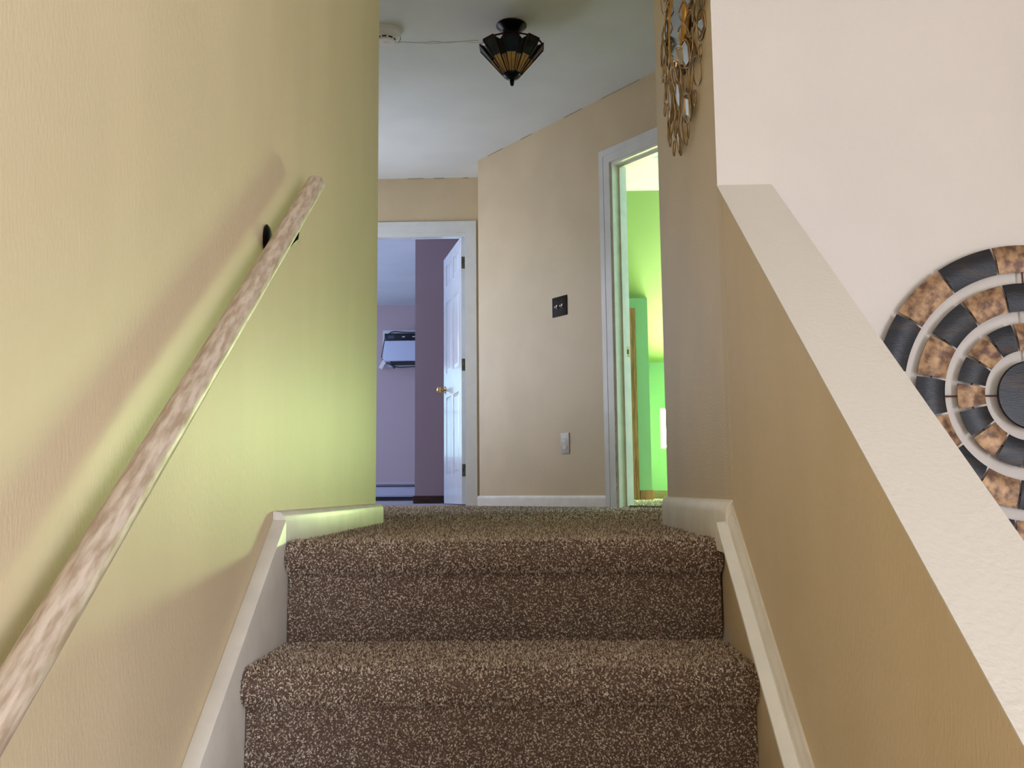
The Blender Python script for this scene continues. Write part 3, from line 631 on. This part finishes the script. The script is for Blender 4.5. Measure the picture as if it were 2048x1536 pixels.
# panels: cone from radius .045 (z=.262) to .160 (z=.125 below ceiling); eight wide bays and eight narrow ones between them
def cone(theta, f, out=0):
    r = .043 + (.163 - .043) * f; z = .264 + (.118 - .264) * f
    return C0 @ Vector(((r + out) * math.cos(theta), (r + out) * math.sin(theta), z + out * .5))
def facet(a0, a1, f0, f1, m, name='glass_pane', out=0, shape=None, parent=None, a0t=None, a1t=None):
    pts = [(a0, f0), (a1, f0), (a1t if a1t is not None else a1, f1), (a0t if a0t is not None else a0, f1)] if shape is None else shape
    # true flat facets: interpolate between bay corners instead of on the circle
    bm = B(); V0 = [cone(a, f, out) for a, f in pts]; V1 = [cone(a, f, out - .0028) for a, f in pts]
    a_ = [bm.verts.new(p) for p in V0]; b_ = [bm.verts.new(p) for p in V1]; n = len(pts)
    bm.faces.new(a_); bm.faces.new(b_[::-1])
    for i in range(n): bm.faces.new([a_[i], b_[i], b_[(i + 1) % n], a_[(i + 1) % n]])
    return obj(name, bm, m, parent or lamp)
wideh, narh = math.radians(13.2), math.radians(9.3)
tops = ['glass_blue', 'glass_green', 'glass_green', 'glass_plum', 'glass_blue', 'glass_plum', 'glass_plum', 'glass_green']
cams = B()
def came(p, q, r=.0022): tube(cams, [p, q], r, 6)
for i in range(8):
    t = PI / 2 + 2 * PI * i / 8          # a wide bay faces the stairs
    for s in (-1, 1):
        facet(t + s * .004, t + s * wideh * .94, .02, .52, M['glass_amber'])
    facet(t - wideh * .94, t + wideh * .94, .53, .97, M[tops[i]])
    facet(t - wideh, t + wideh, .97, 1.03, M['glass_red'], 'rim_bar', out=.001)
    for s in (-1, 1):
        facet(t + s * wideh * .93, t + s * (wideh + .045), .0, 1.0, M['glass_red'], 'rib', out=.0012)
        came(cone(t + s * wideh, 0, .002), cone(t + s * (wideh + .008), 1.0, .002), .0018)
    came(cone(t, .02, .001), cone(t, .52, .001), .0014); came(cone(t - wideh, .525, .001), cone(t + wideh, .525, .001), .0014)
    u = t + PI / 8
    for s in (-1, 1):
        facet(u + s * .003, u + s * narh * .97, .02, .46, M['glass_amber'], out=-.004)
    for s in (-1, 1):
        w = narh * .99
        facet(0, 0, 0, 0, M[tops[(i + (s > 0)) % 8]], out=-.004, shape=[(u + s * .003, .48), (u + s * w, .48), (u + s * w, .97), (u + s * .003, .86)])
    came(cone(u, .02, -.003), cone(u, .8, -.003), .0014); came(cone(u - narh, .47, -.003), cone(u + narh, .47, -.003), .0014)
    facet(0, 0, 0, 0, M['glass_red'], 'rim_bar', out=.0, shape=[(u - narh * .9, .955), (u + narh * .9, .955), (u + narh * .9, 1.0), (u - narh * .9, 1.0)])
obj('caming', cams, mat('dark_lead_caming', lin(28, 24, 26), .5), lamp)

# ------------------------------------------------------------------ sunburst mirror decoration on the right landing wall
sb = thing('sunburst_mirror', (.365, 2.03, 1.17), 'gold wire sunburst with small diamond mirrors high on right landing wall', 'wall decoration')
F0 = frame((.364, 2.02, 1.165), (0, 1, .0), (0, 0, 1)); F0 = Matrix(((0, 0, -1, .364), (1, 0, 0, 2.02), (0, 1, 0, 1.165), (0, 0, 0, 1)))  # local x->+Y, y->+Z, z->-X (out of the wall)
bm = B(); prof = [(.100, .004), (.106, .006), (.109, .012), (.108, .021), (.104, .026), (.100, .027), (.096, .024), (.0945, .019), (.094, .012)]
lathe(bm, prof, 56, F0, cap=False); obj('round_rim', bm, M['gold_rich'], sb, smooth=True)
bm = B(); lathe(bm, [(0, .001), (.119, .001), (.119, .007), (.0, .007)], 40, F0, cap=False); obj('backing', bm, M['slot'], sb)
bm = B(); lathe(bm, [(.0, .021), (.0925, .021), (.0925, .017), (0, .017)], 48, F0 @ Matrix.Translation((0, 0, .021)) @ Matrix.Rotation(math.radians(-2.2), 4, 'Y') @ Matrix.Translation((0, 0, -.021)), cap=False); obj('mirror_glass', bm, M['mirror'], sb)
def link(r0, th, ln, wd, z, tilt=0, glass=False, wr=.0017, pointy=.8):
    L_ = F0 @ Matrix.Rotation(th, 4, 'Z') @ Matrix.Translation((r0, 0, z)) @ Matrix.Rotation(tilt, 4, 'Y')
    pts = []
    for k in range(20):
        a = 2 * PI * k / 20; ca, sa = math.cos(a), math.sin(a)
        pts.append(L_ @ Vector((ln / 2 * ca, wd / 2 * math.copysign(abs(sa) ** (1 + pointy * .6), sa), 0)))
    bm = B(); tube(bm, pts, wr, 6, closed=True); lk = obj('wire_link', bm, M['gold'], sb, smooth=True)
    if glass:
        bm = B(); a = ln * .40; b = wd * .40
        q = [(a, 0), (a * .35, b), (-a * .35, b), (-a, 0), (-a * .35, -b), (a * .35, -b)] if glass == 1 else [(a, 0), (0, b), (-a, 0), (0, -b)]
        prism(bm, q, -.001, .0012, L_); obj('mirror_facet', bm, M['mirror'], lk)
        bm = B(); tube(bm, [L_ @ Vector((x, y, .001)) for x, y in q], .0016, 6, closed=True); obj('bezel', bm, M['gold'], lk)
n1 = 18
for i in range(n1):
    th = 2 * PI * i / n1
    link(.140, th, .066, .044, .026, .25, glass=2 if i % 3 == 0 else 0)
    link(.178, th + PI / n1, .084, .056, .020 + .004 * (i % 2), .1, glass=1 if i % 2 else 0)
    link(.222, th, .086, .066, .014 + .008 * ((i // 2) % 2), -.1, glass=1 if i % 3 == 1 else 0)
    link(.262, th + PI / n1, .070, .060, .012 + .008 * (i % 3 == 0), .1, glass=2 if i % 2 == 0 else 0)
    link(.288, th, .036, .030, .014, 0, pointy=.1)
bm = B()
for i in range(4):
    a = PI / 4 + i * PI / 2; tube(bm, [F0 @ Vector((.12 * math.cos(a), .12 * math.sin(a), .006)), F0 @ Vector((.26 * math.cos(a), .26 * math.sin(a), .008))], .003, 8)
obj('back_strut', bm, M['gold'], sb)

# ------------------------------------------------------------------ concentric metal plate wall art
KX, KZ, KY = .908, .259, 1.7078
art = thing('metal_wall_art', (KX, KY, KZ), 'round wall sculpture of copper and black metal plates in rings on off-white wall', 'wall art')
A0 = Matrix(((1, 0, 0, KX), (0, 0, -1, KY), (0, 1, 0, KZ), (0, 0, 0, 1)))      # local x->X, y->Z, z->-Y (out of the wall)
def arcplate(r0, r1, a0, a1, z, t, bulge, n=8):
    bm = B(); m = 5; top = []; bot = []
    for j in range(m):
        f = j / (m - 1); r = r0 + (r1 - r0) * f; rt = []; rb = []
        for i in range(n + 1):
            a = a0 + (a1 - a0) * i / n; zz = z + bulge * (1 - (2 * f - 1) ** 2)
            rt.append(bm.verts.new(A0 @ Vector((r * math.cos(a), r * math.sin(a), zz)))); rb.append(bm.verts.new(A0 @ Vector((r * math.cos(a), r * math.sin(a), zz - t))))
        top.append(rt); bot.append(rb)
    for j in range(m - 1):
        for i in range(n):
            bm.faces.new([top[j][i], top[j][i + 1], top[j + 1][i + 1], top[j + 1][i]]); bm.faces.new([bot[j][i], bot[j + 1][i], bot[j + 1][i + 1], bot[j][i + 1]])
    for i in range(n):
        bm.faces.new([top[0][i], bot[0][i], bot[0][i + 1], top[0][i + 1]]); bm.faces.new([top[-1][i], top[-1][i + 1], bot[-1][i + 1], bot[-1][i]])
    for j in range(m - 1):
        bm.faces.new([top[j][0], top[j + 1][0], bot[j + 1][0], bot[j][0]]); bm.faces.new([top[j][n], bot[j][n], bot[j + 1][n], top[j + 1][n]])
    return bm
st_ = 2 * PI / 16
rings = [(.0835, .1335, 0), (.156, .208, 1), (.229, .280, 0)]
for (r0, r1, par) in rings:
    for i in range(16):
        ac_ = i * st_; gap = .0022 / ((r0 + r1) / 2)
        dark = (i + par) % 2 == 1          # centre of the leftmost inner plate is copper
        bm = arcplate(r0, r1, ac_ - st_ / 2 + gap, ac_ + st_ / 2 - gap, .014, .002, .004)
        obj('plate', bm, M['dark_plate'] if dark else M['copper'], art, smooth=True, label='brushed black plate' if dark else 'mottled copper plate')
bm = B(); lathe(bm, [(0, .014), (.0625, .014), (.0632, .016), (.061, .0185), (.03, .0205), (0, .021)], 56, A0); obj('centre_disc', bm, M['dark_plate'], art, smooth=True)
bm = B()
for i in range(4):
    a = i * PI / 2; tube(bm, [A0 @ Vector((.05 * math.cos(a), .05 * math.sin(a), .0125)), A0 @ Vector((.275 * math.cos(a), .275 * math.sin(a), .0125))], .0018, 8)
    for r in (.19, .25): tube(bm, [A0 @ Vector((r * math.cos(a), r * math.sin(a), 0)), A0 @ Vector((r * math.cos(a), r * math.sin(a), .013))], .0018, 8)
for (r0, r1, par) in rings:
    rm = (r0 + r1) / 2; tube(bm, [A0 @ Vector((rm * math.cos(2 * PI * k / 64), rm * math.sin(2 * PI * k / 64), .0132)) for k in range(64)], .0016, 6, closed=True)
obj('wire_frame', bm, M['wire'], art, smooth=True)
